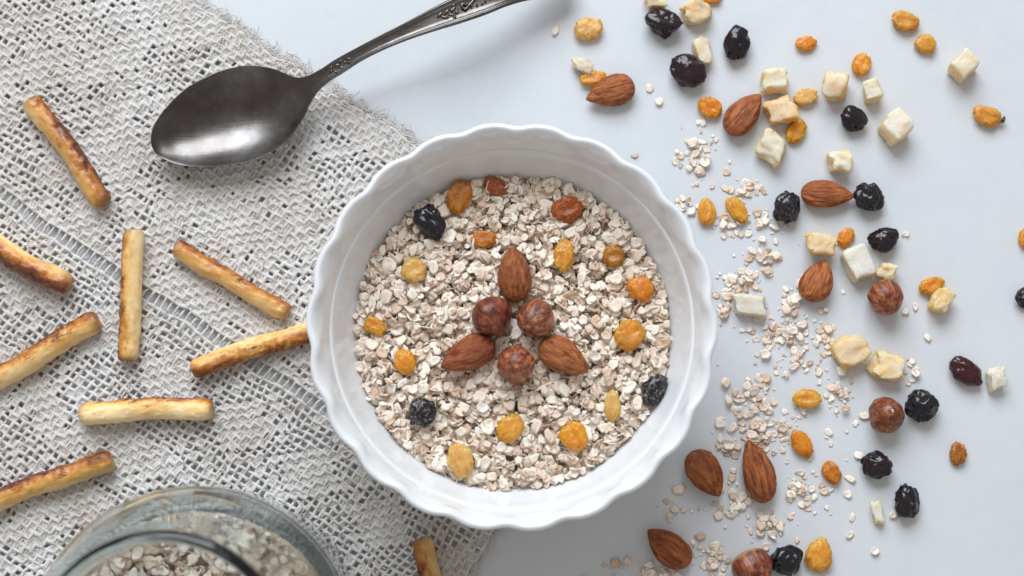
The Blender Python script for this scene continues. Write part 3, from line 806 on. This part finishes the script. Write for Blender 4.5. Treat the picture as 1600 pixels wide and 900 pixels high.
for k, (a, b, wpx, flip, roll, tint, lab) in enumerate(PRETZELS):
    zc = 0.0024 + 0.0048
    A, B = at(*a, zc), at(*b, zc); d = B - A
    if flip: d = -d
    s = size((a[0] + b[0]) / 2, (a[1] + b[1]) / 2, zc)
    o = link('pretzel_stick', pretzel_mesh(k + 1, (B - A).length, wpx * s / 2), MT['pretzel'])
    o.location = (A + B) / 2
    o.rotation_euler = Euler((roll, 0, math.atan2(d.y, d.x)), 'XYZ')
    o.color = (*tint, 1)
    tag(o, lab, 'pretzel', 'pretzel sticks on the lace cloth')

# ------------------------------------------------------------------ almonds
def almond_mesh(seed, L, W, T):
    n, m = 44, 44
    t = (1 - np.cos(np.linspace(0, np.pi, n))) / 2
    r_ = np.random.default_rng(seed)
    e1, e2 = 0.50 + r_.uniform(-0.03, 0.03), 0.80 + r_.uniform(-0.06, 0.06)
    prof = t ** e1 * (1 - t) ** e2; prof /= prof.max()
    prof = np.maximum(prof, 0.004)
    a = np.arange(m) / m * 2 * np.pi
    Tm, A = np.meshgrid(t, a, indexing='ij'); ca, sa = np.cos(A), np.sin(A)
    P = np.stack([Tm.ravel() * 2.6 + seed, ca.ravel() * 3.4, sa.ravel() * 3.4], 1)
    g = np.abs(fbm(P, seed, 3).reshape(Tm.shape) - 0.5) * 2
    P2 = np.stack([Tm.ravel() * 2.0 + seed, ca.ravel() * 1.1, sa.ravel() * 1.1], 1)
    low = fbm(P2, seed + 9, 2).reshape(Tm.shape) - 0.5
    amp = prof[:, None]
    rr = 1 + 0.10 * low - 0.11 * sstep(0.25, 0.0, g) * sstep(0, 0.25, amp) + 0.03 * g
    skew = r_.uniform(-0.05, 0.05) * L
    x = (Tm - 0.45) * L
    y = amp * rr * ca * W / 2 + skew * np.sin(Tm * np.pi) * 0.4
    z = amp * rr * sa * T / 2 * np.where(sa < 0, 0.92, 1)
    v, f = loft(np.stack([x, y, z], -1)[:, ::-1], True, True, True)
    return mesh_np('almond', v, f)
ALMONDS = [  # px, py, length, width, tip angle, height in bowl flag, pitch, label, tint
    (804, 433, 88, 53, 93, 1, 'upright almond at the top of the nut flower in the bowl', (0.95, 0.92, 0.9)),
    (734, 552, 92, 56, 206, 1, 'almond left of the lowest hazelnut in the bowl', (0.88, 0.74, 0.72)),
    (878, 556, 88, 54, -32, 1, 'almond right of the lowest hazelnut in the bowl', (1.1, 1.1, 1.1)),
    (957, 143, 80, 49, 197, 0, 'almond nearest above the bowl, lying over a yellow raisin', (1.1, 1.05, 1.0)),
    (1161, 181, 82, 50, 51, 0, 'almond with its tip pointing up right, among the candied cubes', (1.05, 0.98, 0.95)),
    (1289, 304, 84, 45, -4, 0, 'level almond lying between two black raisins', (1.05, 0.95, 0.9)),
    (1275, 441, 72, 52, 64, 0, 'short pale-faced almond below the orange candied piece', (1.25, 1.25, 1.2)),
    (1100, 737, 82, 55, -58, 0, 'almond just right of the bowl, tip pointing down right', (0.95, 0.88, 0.8)),
    (1184, 741, 102, 52, 104, 0, 'long almond standing steep on the oat trail', (1.0, 0.95, 0.88)),
    (1048, 857, 84, 52, 141, 0, 'almond near the bottom edge below the bowl', (0.92, 0.82, 0.72)),
]
for k, (px, py, l, w, ang, inb, lab, tint) in enumerate(ALMONDS):
    z = 0.0395 if inb else 0.0047
    s = size(px, py, z); p = at(px, py, z)
    if inb: p.z = float(oat_z(np.array([p.x]), np.array([p.y]))[0]) + 0.0036; q = at(px, py, p.z); p = q
    T = w * s * 0.70
    if not inb: p = at(px, py, T * 0.47)
    o = link('almond', almond_mesh(31 + k, l * s, w * s, T), MT['almond'])
    o.location = p; o.rotation_euler = Euler((random.uniform(-0.25, 0.25), random.uniform(-0.05, 0.05), R(ang)), 'XYZ')
    o.color = (*tint, 1)
    tag(o, lab, 'almond', 'almonds in the bowl' if inb else 'almonds scattered on the table')

# ------------------------------------------------------------------ hazelnuts
def hazel_mesh(seed, D):
    n, m = 40, 48
    t = np.linspace(0, 1, n); ph = t * np.pi
    a = np.arange(m) / m * 2 * np.pi
    Pm, A = np.meshgrid(ph, a, indexing='ij'); ca, sa = np.cos(A), np.sin(A)
    r = np.sin(Pm); z = np.cos(Pm)
    z = np.where(z > 0.75, z + (z - 0.75) * 0.55, z)                   # pointed crown
    z = np.where(z < -0.55, -0.55 + (z + 0.55) * 0.72, z)             # flat scar
    P = np.stack([ca.ravel() * 3.2, sa.ravel() * 3.2, Pm.ravel() * 0.7 + seed], 1)
    g = fbm(P, seed, 3).reshape(Pm.shape) - 0.5
    P2 = np.stack([ca.ravel() * r.ravel(), sa.ravel() * r.ravel(), z.ravel()], 1) * 1.3 + seed
    lo = fbm(P2, seed + 3, 2).reshape(Pm.shape) - 0.5
    k = 1 + 0.13 * g * np.sin(Pm) + 0.24 * lo
    V = np.stack([r * ca * k, r * sa * k, z * (1 + 0.1 * lo)], -1) * D / 2
    v, f = loft(V[:, ::1], True, True, True)
    me = mesh_np('hazelnut', v, f)
    return me
HAZEL = [
    (768, 494, 62, 1, (0.9, 0.25, 0.3), (0.72, 0.50, 0.50), 'dark glossy hazelnut left of centre in the nut flower'),
    (837, 498, 60, 1, (0.5, -0.45, 0.0), (1.05, 1.05, 1.05), 'striped hazelnut right of centre in the nut flower'),
    (805, 569, 59, 1, (0.25, 0.1, 0.0), (1.15, 1.05, 1.0), 'lowest hazelnut of the nut flower in the bowl'),
    (1384, 464, 55, 0, (0.8, -0.3, 0.5), (1.15, 1.05, 1.0), 'hazelnut on the table beside the white candied cube'),
    (1385, 649, 55, 0, (-0.15, 0.1, 0.0), (0.9, 0.85, 0.8), 'hazelnut showing its pale crown point, beside a black raisin'),
    (1175, 886, 62, 0, (1.2, 0.2, 0.4), (0.95, 0.85, 0.85), 'hazelnut cut by the bottom edge'),
]
for k, (px, py, dpx, inb, rot, tint, lab) in enumerate(HAZEL):
    s = size(px, py, 0.008 if not inb else 0.042); Dm = dpx * s
    if inb:
        p = at(px, py, 0.042); p = at(px, py, float(oat_z(np.array([p.x]), np.array([p.y]))[0]) + Dm * 0.30)
    else: p = at(px, py, Dm * 0.47)
    root = link('hazelnut', hazel_mesh(51 + k, Dm), MT['hazel'])
    root.location = p; root.rotation_euler = Euler(rot, 'XYZ'); root.color = (*tint, 1)
    tag(root, lab, 'hazelnut', 'hazelnuts in the bowl' if inb else 'hazelnuts on the table')
    if k == 4:
        V, F = ico(2)
        c = link('crown_point', mesh_np('crown_point', V * np.array([0.0006, 0.0010, 0.0006]) + np.array([0, 0, Dm * 0.565]), [F]), MT['candied'], root); c.color = (0.75, 0.62, 0.42, 1)

# ------------------------------------------------------------------ raisins
def raisin_mesh(name, seed, L, W, H, amp, freq, taper, el=0.5, lowk=0.42, fine2=0.3, dent=0.0):
    V, F = ico(4)
    r_ = np.random.default_rng(seed)
    off = r_.uniform(0, 50, 3)
    low = fbm(V * 1.0 + off, seed, 2) - 0.5
    warp = np.stack([fbm(V * 1.6 + off + k * 9, seed + k, 2) for k in range(3)], 1) - 0.5
    Q = (V + warp * 0.9) * np.array([el, 1, 1]) * freq + off
    rid = 1 - np.abs(vnoise(Q, seed + 4) * 2 - 1)           # crests
    rid2 = 1 - np.abs(vnoise(Q * 2.3 + 7, seed + 6) * 2 - 1)
    gr = np.abs(fbm(Q * 1.15 + 31, seed + 7, 2) - 0.5)
    k = 1 + lowk * low + amp * ((rid ** 2 - 0.45) * 0.8 + fine2 * (rid2 ** 2 - 0.4) - 0.75 * sstep(0.075, 0.0, gr))
    P = V * k[:, None]
    P[:, 1:] *= (1 - taper * P[:, :1] * 0.5)
    if dent:          # pressed flat, hollow in the middle
        P[:, 2] = np.tanh(P[:, 2] * 1.5) * 0.8
        P[:, 2] -= dent * np.exp(-((P[:, 0] - off[0] % 0.4 + 0.2) ** 2 * 2.0 + P[:, 1] ** 2 * 5.0)) * (P[:, 2] > 0)
    ext = np.abs(P).max(0)
    P = P / ext * np.array([L / 2, W / 2, H / 2])
    return mesh_np(name, P, [F])
DARK = [  # px, py, len, wid, angle, dust, red, inbowl, taper, label
    (674, 347, 62, 46, -52, 0.10, 0, 1, 0.1, 'black raisin at the upper left of the oats in the bowl'),
    (660, 643, 54, 46, 62, 1.0, 0, 1, 0.2, 'oat-dusted black raisin at the lower left inside the bowl'),
    (1022, 607, 58, 38, 55, 1.0, 0, 1, 0.1, 'oat-dusted black raisin against the right wall of the bowl'),
    (1038, 37, 63, 53, 0, 0, 0.2, 0, 0.35, 'plump black raisin at the top beside a cream candied piece'),
    (1152, 66, 60, 43, 80, 0, 0, 0, 0.2, 'smooth egg-shaped black raisin alone near the top'),
    (1075, 111, 64, 52, -32, 0, 0.25, 0, 0.1, 'wrinkled black raisin left of a flat orange candied slice'),
    (1332, 187, 48, 42, -22, 0, 0, 0, 0.1, 'small black raisin in the middle of the candied cubes'),
    (1230, 324, 54, 46, 62, 0.35, 0, 0, 0.0, 'dull black raisin at the left end of the level almond'),
    (1358, 309, 53, 48, -30, 0.15, 0, 0, 0.1, 'black raisin at the tip of the level almond'),
    (1381, 374, 50, 43, 22, 0, 0.1, 0, 0.2, 'round black raisin with one oat flake at its right'),
    (1440, 634, 55, 53, 0, 0, 0, 0, 0.05, 'black raisin touching the crowned hazelnut'),
    (1511, 581, 62, 41, -42, 0, 0.9, 0, 0.1, 'long reddish black raisin beside a white candied chip'),
    (1371, 727, 54, 46, -15, 0, 0.15, 0, 0.1, 'black raisin left above the lowest right raisin'),
    (1416, 781, 58, 45, 80, 0, 0, 0, 0.2, 'lowest black raisin at the right, beside a small cream stick'),
    (1228, 876, 60, 52, 32, 0, 0, 0, 0.1, 'angular black raisin at the bottom edge beside a hazelnut'),
    (1603, 463, 38, 32, 60, 0, 0.1, 0, 0.1, 'black raisin cut by the right edge'),
]
for k, (px, py, l, w, ang, dust, red, inb, tp, lab) in enumerate(DARK):
    H = min(l, w) * 0.74
    z0 = 0.041 if inb else 0.005
    s = size(px, py, z0)
    if inb: p = at(px, py, z0); p = at(px, py, float(oat_z(np.array([p.x]), np.array([p.y]))[0]) + H * s * 0.25)
    else: p = at(px, py, H * s * 0.46)
    o = link('black_raisin', raisin_mesh('black_raisin', 201 + k, l * s, w * s, H * s, 0.32, 0.92, tp, 0.6, 0.5, 0.14), MT['dark'])
    o.location = p; o.rotation_euler = (0, 0, R(ang)); o.color = (dust, red, 0, 1)
    tag(o, lab, 'raisin', 'black raisins in the bowl' if inb else 'black raisins on the table')

AM, BR_, YE, PA, OR = (0.97, 0.33, 0.015), (0.50, 0.115, 0.012), (1.0, 0.47, 0.055), (1.0, 0.57, 0.18), (1.0, 0.39, 0.025)
DK = (0.66, 0.24, 0.012)
GOLD = [  # px, py, len, wid, angle, colour, inbowl, label
    (718, 308, 58, 40, 70, DK, 1, 'large dark amber raisin at the top left of the oats'),
    (774, 292, 42, 30, -30, BR_, 1, 'half-buried brown raisin at the top edge of the oats'),
    (888, 328, 56, 44, 20, BR_, 1, 'reddish brown raisin at the upper right of the oats'),
    (756, 374, 42, 28, -5, (0.68, 0.24, 0.02), 1, 'small orange-brown raisin above left of the top almond'),
    (881, 400, 58, 34, 85, (0.90, 0.42, 0.04), 1, 'slim yellow-brown raisin right of the top almond'),
    (959, 400, 38, 36, 0, (0.56, 0.23, 0.012), 1, 'squarish dark amber raisin at the right of the oats'),
    (1002, 451, 50, 40, -35, AM, 1, 'bright amber raisin near the right bowl wall'),
    (646, 423, 44, 42, 30, PA, 1, 'pale round raisin at the left of the oats'),
    (586, 509, 42, 30, -30, OR, 1, 'orange raisin at the far left edge of the oats'),
    (634, 566, 50, 38, -60, OR, 1, 'orange raisin left of the nut flower'),
    (984, 522, 54, 52, 20, (0.82, 0.36, 0.03), 1, 'biggest amber raisin right of the nut flower'),
    (957, 632, 54, 28, 85, PA, 1, 'narrow pale raisin at the lower right of the oats'),
    (797, 669, 52, 42, 40, YE, 1, 'pale yellow raisin straight below the nut flower'),
    (897, 681, 50, 46, -30, (1.0, 0.42, 0.02), 1, 'bright yellow raisin at the lower right of the nut flower'),
    (720, 719, 62, 42, -70, PA, 1, 'long pale raisin at the bottom left of the oats'),
    (919, 45, 48, 38, 20, PA, 0, 'pale raisin alone above the almond nearest the bowl'),
    (926, 122, 44, 30, 10, (1.0, 0.42, 0.02), 0, 'yellow raisin under the almond nearest above the bowl'),
    (1110, 168, 42, 34, -35, AM, 0, 'amber raisin left of the up-pointing almond'),
    (1260, 68, 36, 26, 10, AM, 0, 'small amber raisin alone in the gap near the top'),
    (1347, 101, 38, 32, 80, OR, 0, 'orange raisin above a small white candied cube'),
    (1415, 33, 46, 34, -15, (0.84, 0.40, 0.05), 0, 'upper raisin of the pair at the top right'),
    (1446, 69, 40, 32, -50, (0.86, 0.44, 0.06), 0, 'lower raisin of the pair at the top right'),
    (1545, 182, 54, 34, -18, (0.84, 0.38, 0.05), 0, 'amber raisin with a dark stem alone at the right'),
    (1244, 204, 44, 30, 60, (0.98, 0.40, 0.008), 0, 'deep yellow raisin below the big orange candied piece'),
    (1259, 152, 42, 30, 20, PA, 0, 'pale raisin above the deep yellow raisin'),
    (1104, 331, 46, 32, 88, (1.0, 0.44, 0.05), 0, 'left of the two yellow raisins right of the bowl rim'),
    (1152, 328, 48, 30, -55, (1.0, 0.44, 0.04), 0, 'right of the two yellow raisins right of the bowl rim'),
    (1322, 371, 34, 26, 50, AM, 0, 'small amber raisin wedged between two candied cubes'),
    (1455, 447, 46, 30, 25, OR, 0, 'orange raisin against a cream candied piece at the right'),
    (1262, 624, 50, 34, 0, YE, 0, 'yellow raisin lying in the oat trail'),
    (1253, 693, 52, 32, -55, AM, 0, 'amber raisin above the long almond on the oat trail'),
    (1300, 739, 40, 30, -65, (0.75, 0.25, 0.015), 0, 'small red-brown raisin at the right side of the oat trail'),
    (1497, 709, 40, 28, 85, (0.48, 0.18, 0.02), 0, 'dark brown raisin alone at the lower right'),
    (1280, 866, 60, 44, 78, YE, 0, 'large yellow pear-shaped raisin at the bottom edge'),
    (1604, 372, 34, 26, 80, OR, 0, 'orange raisin cut by the right edge'),
    (1112, -6, 36, 26, 0, OR, 0, 'orange raisin cut by the top edge'),
]
for k, (px, py, l, w, ang, colr, inb, lab) in enumerate(GOLD):
    H = min(l, w) * 0.50
    z0 = 0.040 if inb else 0.004
    s = size(px, py, z0)
    if inb: p = at(px, py, z0); p = at(px, py, float(oat_z(np.array([p.x]), np.array([p.y]))[0]) + H * s * 0.16 + (-0.001 if k == 1 else 0))
    else: p = at(px, py, H * s * 0.46)
    o = link('golden_raisin', raisin_mesh('golden_raisin', 301 + k, l * s, w * s, H * s, 0.21, 2.0, 0.5 if k == 33 else 0.12, 0.45, 0.40, 0.40, 0.10 + 0.10 * (k % 3)), MT['golden'])
    o.location = p; o.rotation_euler = (0, 0, R(ang)); o.color = (*colr, 1)
    tag(o, lab, 'raisin', 'golden raisins in the bowl' if inb else 'golden raisins on the table')
    if k == 22:
        V, F = ico(2)
        c = link('stem', mesh_np('stem', V * np.array([0.0008, 0.0018, 0.0010]) + np.array([l * s * 0.425, 0.0004, 0.0006]), [F]), MT['dark'], o)

# ------------------------------------------------------------------ candied fruit
def cube_mesh(seed, L, W, H, rd=0.22, wob=0.16):
    import bmesh
    bm = bmesh.new(); bmesh.ops.create_cube(bm, size=2.0)
    bmesh.ops.subdivide_edges(bm, edges=bm.edges[:], cuts=11, use_grid_fill=True)
    V = np.array([v.co[:] for v in bm.verts]); F = np.array([[v.index for v in f.verts] for f in bm.faces]); bm.free()
    r_ = np.random.default_rng(seed)
    inner = np.clip(V, -(1 - rd), 1 - rd); d = V - inner; ln = np.linalg.norm(d, axis=1, keepdims=True)
    P = np.where(ln > 1e-6, inner + d / np.maximum(ln, 1e-6) * rd, V)
    sk = r_.uniform(-0.14, 0.14, 6)
    P = P + np.stack([sk[0] * P[:, 1] + sk[1] * P[:, 2] + sk[4] * P[:, 1] * P[:, 2], sk[2] * P[:, 0] + sk[3] * P[:, 2], sk[5] * P[:, 0] * P[:, 1]], 1)
    off = r_.uniform(0, 40, 3)
    w = np.stack([fbm(P * 0.9 + off + 7 * k, seed + k, 3) for k in range(3)], 1) - 0.5
    g = fbm(P * 3.2 + off, seed + 8, 3) - 0.5
    P = P + w * wob * 2 + P / np.linalg.norm(P, axis=1, keepdims=True) * (g * 0.12)[:, None]
    P = P / np.abs(P).max(0) * np.array([L / 2, W / 2, H / 2])
    return mesh_np('candied_fruit', P, [F])
CR, CY, CO = (1.0, 0.71, 0.38), (1.0, 0.60, 0.22), (1.0, 0.47, 0.11)
CAND = [  # px, py, len, wid, height mm, angle, colour, wobble, label
    (1088, 17, 50, 44, 9, 30, CY, 0.2, 'cream candied piece at the top right of a plump black raisin'),
    (1026, 2, 40, 26, 8, 5, CR, 0.2, 'pale candied piece cut by the top edge behind a black raisin'),
    (1098, 80, 56, 32, 5, -72, (0.82, 0.56, 0.28), 0.18, 'flat orange candied slice right of a wrinkled black raisin'),
    (910, 102, 42, 26, 6, -20, (0.84, 0.64, 0.40), 0.25, 'pale candied scrap above the almond nearest the bowl'),
    (1210, 127, 50, 40, 9, 5, CR, 0.14, 'cream candied cube right above the up-pointing almond'),
    (1305, 134, 46, 48, 12, -12, CY, 0.14, 'tall yellowish candied cube above the small black raisin'),
    (1362, 142, 34, 38, 10, 8, CR, 0.12, 'small white candied cube below an orange raisin'),
    (1220, 174, 56, 50, 9, 20, CO, 0.26, 'large translucent orange candied lump right of the up-pointing almond'),
    (1205, 231, 48, 56, 10, -25, CR, 0.18, 'white-topped candied cube below the large orange lump'),
    (1399, 199, 50, 48, 12, 35, CR, 0.10, 'big cream candied cube right of the small black raisin'),
    (1505, 104, 42, 40, 12, 38, CR, 0.08, 'clean white candied cube alone at the upper right'),
    (1312, 253, 46, 44, 10, 10, CR, 0.18, 'cream candied cube above the level almond'),
    (1281, 382, 52, 46, 10, 0, CY, 0.24, 'yellow-white candied piece above the short pale-faced almond'),
    (1340, 411, 44, 60, 9, 24, (0.84, 0.74, 0.54), 0.08, 'large flat white candied block beside the hazelnut'),
    (1386, 423, 36, 30, 8, -20, CR, 0.2, 'small cream candied piece directly above the hazelnut'),
    (1171, 477, 58, 42, 7, -4, (0.82, 0.70, 0.46), 0.10, 'flat cream candied block in the oat trail right of the bowl'),
    (1472, 469, 36, 50, 9, -25, CY, 0.22, 'cream candied piece overlapping an orange raisin at the right'),
    (1328, 548, 60, 52, 9, 20, CY, 0.20, 'cream candied cube with the oat trail at its left side'),
    (1388, 574, 70, 52, 9, -15, CY, 0.24, 'wide yellow candied chunk above the crowned hazelnut'),
    (1557, 592, 30, 44, 7, 8, (0.80, 0.72, 0.54), 0.16, 'white candied chip right of the long reddish raisin'),
    (1371, 801, 20, 42, 5, 10, CR, 0.16, 'small cream candied stick left of the lowest black raisin'),
]
for k, (px, py, l, w, h, ang, colr, wob, lab) in enumerate(CAND):
    h = h / 1000; s = size(px, py, h)
    o = link('candied_fruit', cube_mesh(401 + k, l * s * 0.97, w * s * 0.97, h, 0.20 if wob < 0.13 else 0.34, wob * 2.3 + 0.05), MT['candied'])
    o.location = at(px, py, h * 0.5 - 0.0001); o.rotation_euler = Euler((random.uniform(-0.1, 0.1), random.uniform(-0.1, 0.1), R(ang)), 'XYZ'); o.color = (*colr, 0.92 if wob < 0.13 else 0.78 if wob < 0.19 else 0.52)
    tag(o, lab, 'candied fruit', 'candied fruit pieces on the table')

# ------------------------------------------------------------------ loose oat flakes on the table
CL = [  # px, py, spread x, spread y, count, label
    (1088, 247, 17, 22, 14, 'oat flake in the small heap above the two yellow raisins'),
    (1078, 322, 12, 12, 4, 'oat flake between the bowl rim and the left yellow raisin'),
    (1160, 293, 20, 8, 6, 'oat flake just above the right one of the two yellow raisins'),
    (1140, 352, 12, 12, 5, 'oat flake just below the right one of the two yellow raisins'),
    (1195, 345, 14, 8, 5, 'oat flake at the lower left of the dull black raisin'),
    (1192, 395, 18, 18, 11, 'oat flake in the cluster left of the yellow-white candied piece'),
    (1158, 440, 24, 13, 11, 'oat flake directly above the flat cream candied block'),
    (1132, 480, 8, 16, 5, 'oat flake between the bowl and the flat cream candied block'),
    (1240, 478, 14, 20, 8, 'oat flake right of the flat cream candied block'),
    (1215, 522, 24, 18, 16, 'oat flake below the flat cream candied block'),
    (1292, 525, 8, 22, 6, 'oat flake at the left side of the cream candied cube in the trail'),
    (1245, 560, 16, 14, 7, 'oat flake above the yellow raisin in the oat trail'),
    (1178, 622, 28, 20, 20, 'oat flake in the heap left of the yellow raisin in the trail'),
    (1310, 612, 14, 22, 8, 'oat flake right of the yellow raisin in the oat trail'),
    (1190, 672, 34, 16, 20, 'oat flake in the heap above the long almond'),
    (1140, 700, 16, 10, 7, 'oat flake between the two almonds right of the bowl'),
    (1250, 765, 24, 22, 12, 'oat flake between the long almond and the red-brown raisin'),
    (1150, 785, 16, 18, 9, 'oat flake at the left of the long almond'),
    (1200, 818, 20, 14, 9, 'oat flake below the long almond'),
    (1054, 798, 16, 12, 3, 'oat flake above the almond near the bottom edge'),
    (1035, 890, 36, 8, 11, 'oat flake along the bottom edge under the lowest almond'),
    (1112, 868, 18, 18, 11, 'oat flake between the lowest almond and the cut hazelnut'),
    (1418, 585, 12, 10, 4, 'oat flake above the black raisin touching the crowned hazelnut'),
]
ONE = [(868, 48, 'oat flake alone at the top left of the bare table'), (1013, 140, 'upper of two oat flakes right of the almond above the bowl'), (1030, 159, 'lower of two oat flakes right of the almond above the bowl'),
       (1098, 192, 'oat flake below the amber raisin near the up-pointing almond'), (1413, 368, 'oat flake at the right of the round black raisin'), (1412, 486, 'left of two oat flakes under the hazelnut'), (1431, 481, 'right of two oat flakes under the hazelnut'),
       (1449, 528, 'slim oat flake alone below the orange raisin'), (1330, 810, 'upper of two oat flakes left of the small cream stick'), (1327, 836, 'lower of two oat flakes left of the small cream stick'),
       (1366, 861, 'oat flake alone near the bottom below the small cream stick'), (1061, 762, 'big round oat flake alone left of the two almonds'), (1342, 712, 'oat flake touching the left side of a black raisin'),
       (1328, 748, 'oat flake beside the small red-brown raisin'), (1350, 650, 'oat flake left of the crowned hazelnut'), (992, 243, 'oat flake at the upper right rim of the bowl'), (1395, 805, 'oat crumb beside the small cream stick'),
       (1094, 838, 'oat flake alone between the lowest almonds'), (1122, 806, 'thin oat flake above the gap of the lowest almonds'), (1255, 640, 'oat flake under the yellow raisin in the trail')]
def put_flake(x, y, z, rad, tilt, label, group):
    o = link('oat_flake', FLAKE_ME[random.randrange(len(FLAKE_ME))])
    o.location = (x, y, z); s = rad
    o.scale = (s, s * random.uniform(0.85, 1.05), s)
    o.rotation_euler = Euler((random.gauss(0, tilt), random.gauss(0, tilt), random.uniform(0, 6.28)), 'XYZ')
    return tag(o, label, 'oat flake', group)
crumbs = []
OCC = [(at(a[0], a[1]), 0.3 * (a[2] + a[3]) * 0.00028) for a in ALMONDS + CAND if not (a in ALMONDS and a[5])]
for px, py, sx, sy, n, lab in CL:
    made = []
    for k in range(int(round(n * 1.08))):
        for _ in range(20):
            qx, qy = random.gauss(px, sx * 0.75), random.gauss(py, sy * 0.75)
            p = at(qx, qy)
            if all((p.xy - c.xy).length > r for c, r in OCC): break
        made.append(put_flake(p.x, p.y, 0.0006 + random.uniform(0, 0.0014), random.uniform(0.0015, 0.0031), 0.26, lab, 'oat flakes strewn on the table'))
    if len(made) > 4:            # the ones at the fringe of a heap can be told apart
        for word, key in (('leftmost ', lambda o: o.location.x), ('rightmost ', lambda o: -o.location.x), ('topmost ', lambda o: -o.location.y), ('lowest ', lambda o: o.location.y)):
            o = min((m for m in made if m['label'] == lab), key=key); o['label'] = word + lab
    for k in range(int(n * 3.2)):
        p = at(random.gauss(px, sx * 1.15), random.gauss(py, sy * 1.15)); crumbs.append((p.x, p.y))
for px, py, lab in ONE:
    p = at(px, py)
    big = 'big' in lab
    put_flake(p.x, p.y, 0.0008, 0.0036 if big else random.uniform(0.0020, 0.0028), 0.10, lab, 'oat flakes strewn on the table')
for k in range(70):
    p = at(random.uniform(1110, 1330), random.uniform(300, 890)); crumbs.append((p.x, p.y))
c = np.array(crumbs); n = len(c)
tag(link('oat_crumbs', flakes_mesh('oat_crumbs', np.column_stack([c, np.full(n, 0.0004)]), 0.0004 + 0.0020 * rng.random(n) ** 1.5, rng.random(n) * 6.28, np.abs(rng.normal(0, 0.2, n)), rng.random(n) * 6.28), MT['oat']),
    'small crumbs of oats sprinkled along the trail right of the bowl', 'oat crumbs', kind='stuff')
# broad flakes lying on the oats, each next to something in the bowl
NEAR = [(px, py, l, w, lab) for px, py, l, w, ang, inb, lab, tint in ALMONDS if inb]
NEAR += [(h[0], h[1], h[2], h[2], h[6]) for h in HAZEL if h[3]]
NEAR += [(d_[0], d_[1], d_[2], d_[3], d_[9]) for d_ in DARK if d_[7]]
NEAR += [(g[0], g[1], g[2], g[3], g[7]) for g in GOLD if g[6]]
SHORT = ['top almond', 'left almond', 'right almond', 'dark glossy hazelnut', 'striped hazelnut', 'lowest hazelnut', 'upper black raisin', 'dusted black raisin at lower left', 'dusted black raisin at right wall',
         'large dark amber raisin', 'half-buried brown raisin', 'reddish brown raisin', 'small orange-brown raisin', 'slim yellow-brown raisin', 'squarish dark amber raisin', 'bright amber raisin', 'pale round raisin',
         'far left orange raisin', 'orange raisin left of the nuts', 'biggest amber raisin', 'narrow pale raisin', 'pale yellow raisin below the nuts', 'bright yellow raisin', 'long pale raisin at bottom']
pts = []
for (px, py, l, w, lab), nm in zip(NEAR, SHORT):
    for word, dx, dy in (('above', 0, -1), ('below', 0, 1), ('left of', -1, 0), ('right of', 1, 0)):
        if len(pts) >= 72: break
        g = (l + w) / 4 + 15
        p = at(px + dx * g + random.uniform(-5, 5), py + dy * g + random.uniform(-5, 5), 0.038)
        if math.hypot(p.x - BC.x, p.y - BC.y) > float(bowl_r(OAT_Z)) - 0.006: continue
        if any((p.x - u) ** 2 + (p.y - v) ** 2 < 0.0062 ** 2 for u, v in pts): continue
        if any(math.hypot(px + dx * g - q[0], py + dy * g - q[1]) < (q[2] + q[3]) / 4 + 6 for q in NEAR): continue
        pts.append((p.x, p.y))
        z = float(oat_z(np.array([p.x]), np.array([p.y]))[0])
        put_flake(p.x, p.y, z + 0.0006, random.uniform(0.0025, 0.0037), 0.26, 'broad oat flake in the bowl, just ' + word + ' the ' + nm, 'broad flakes on top of the oats')
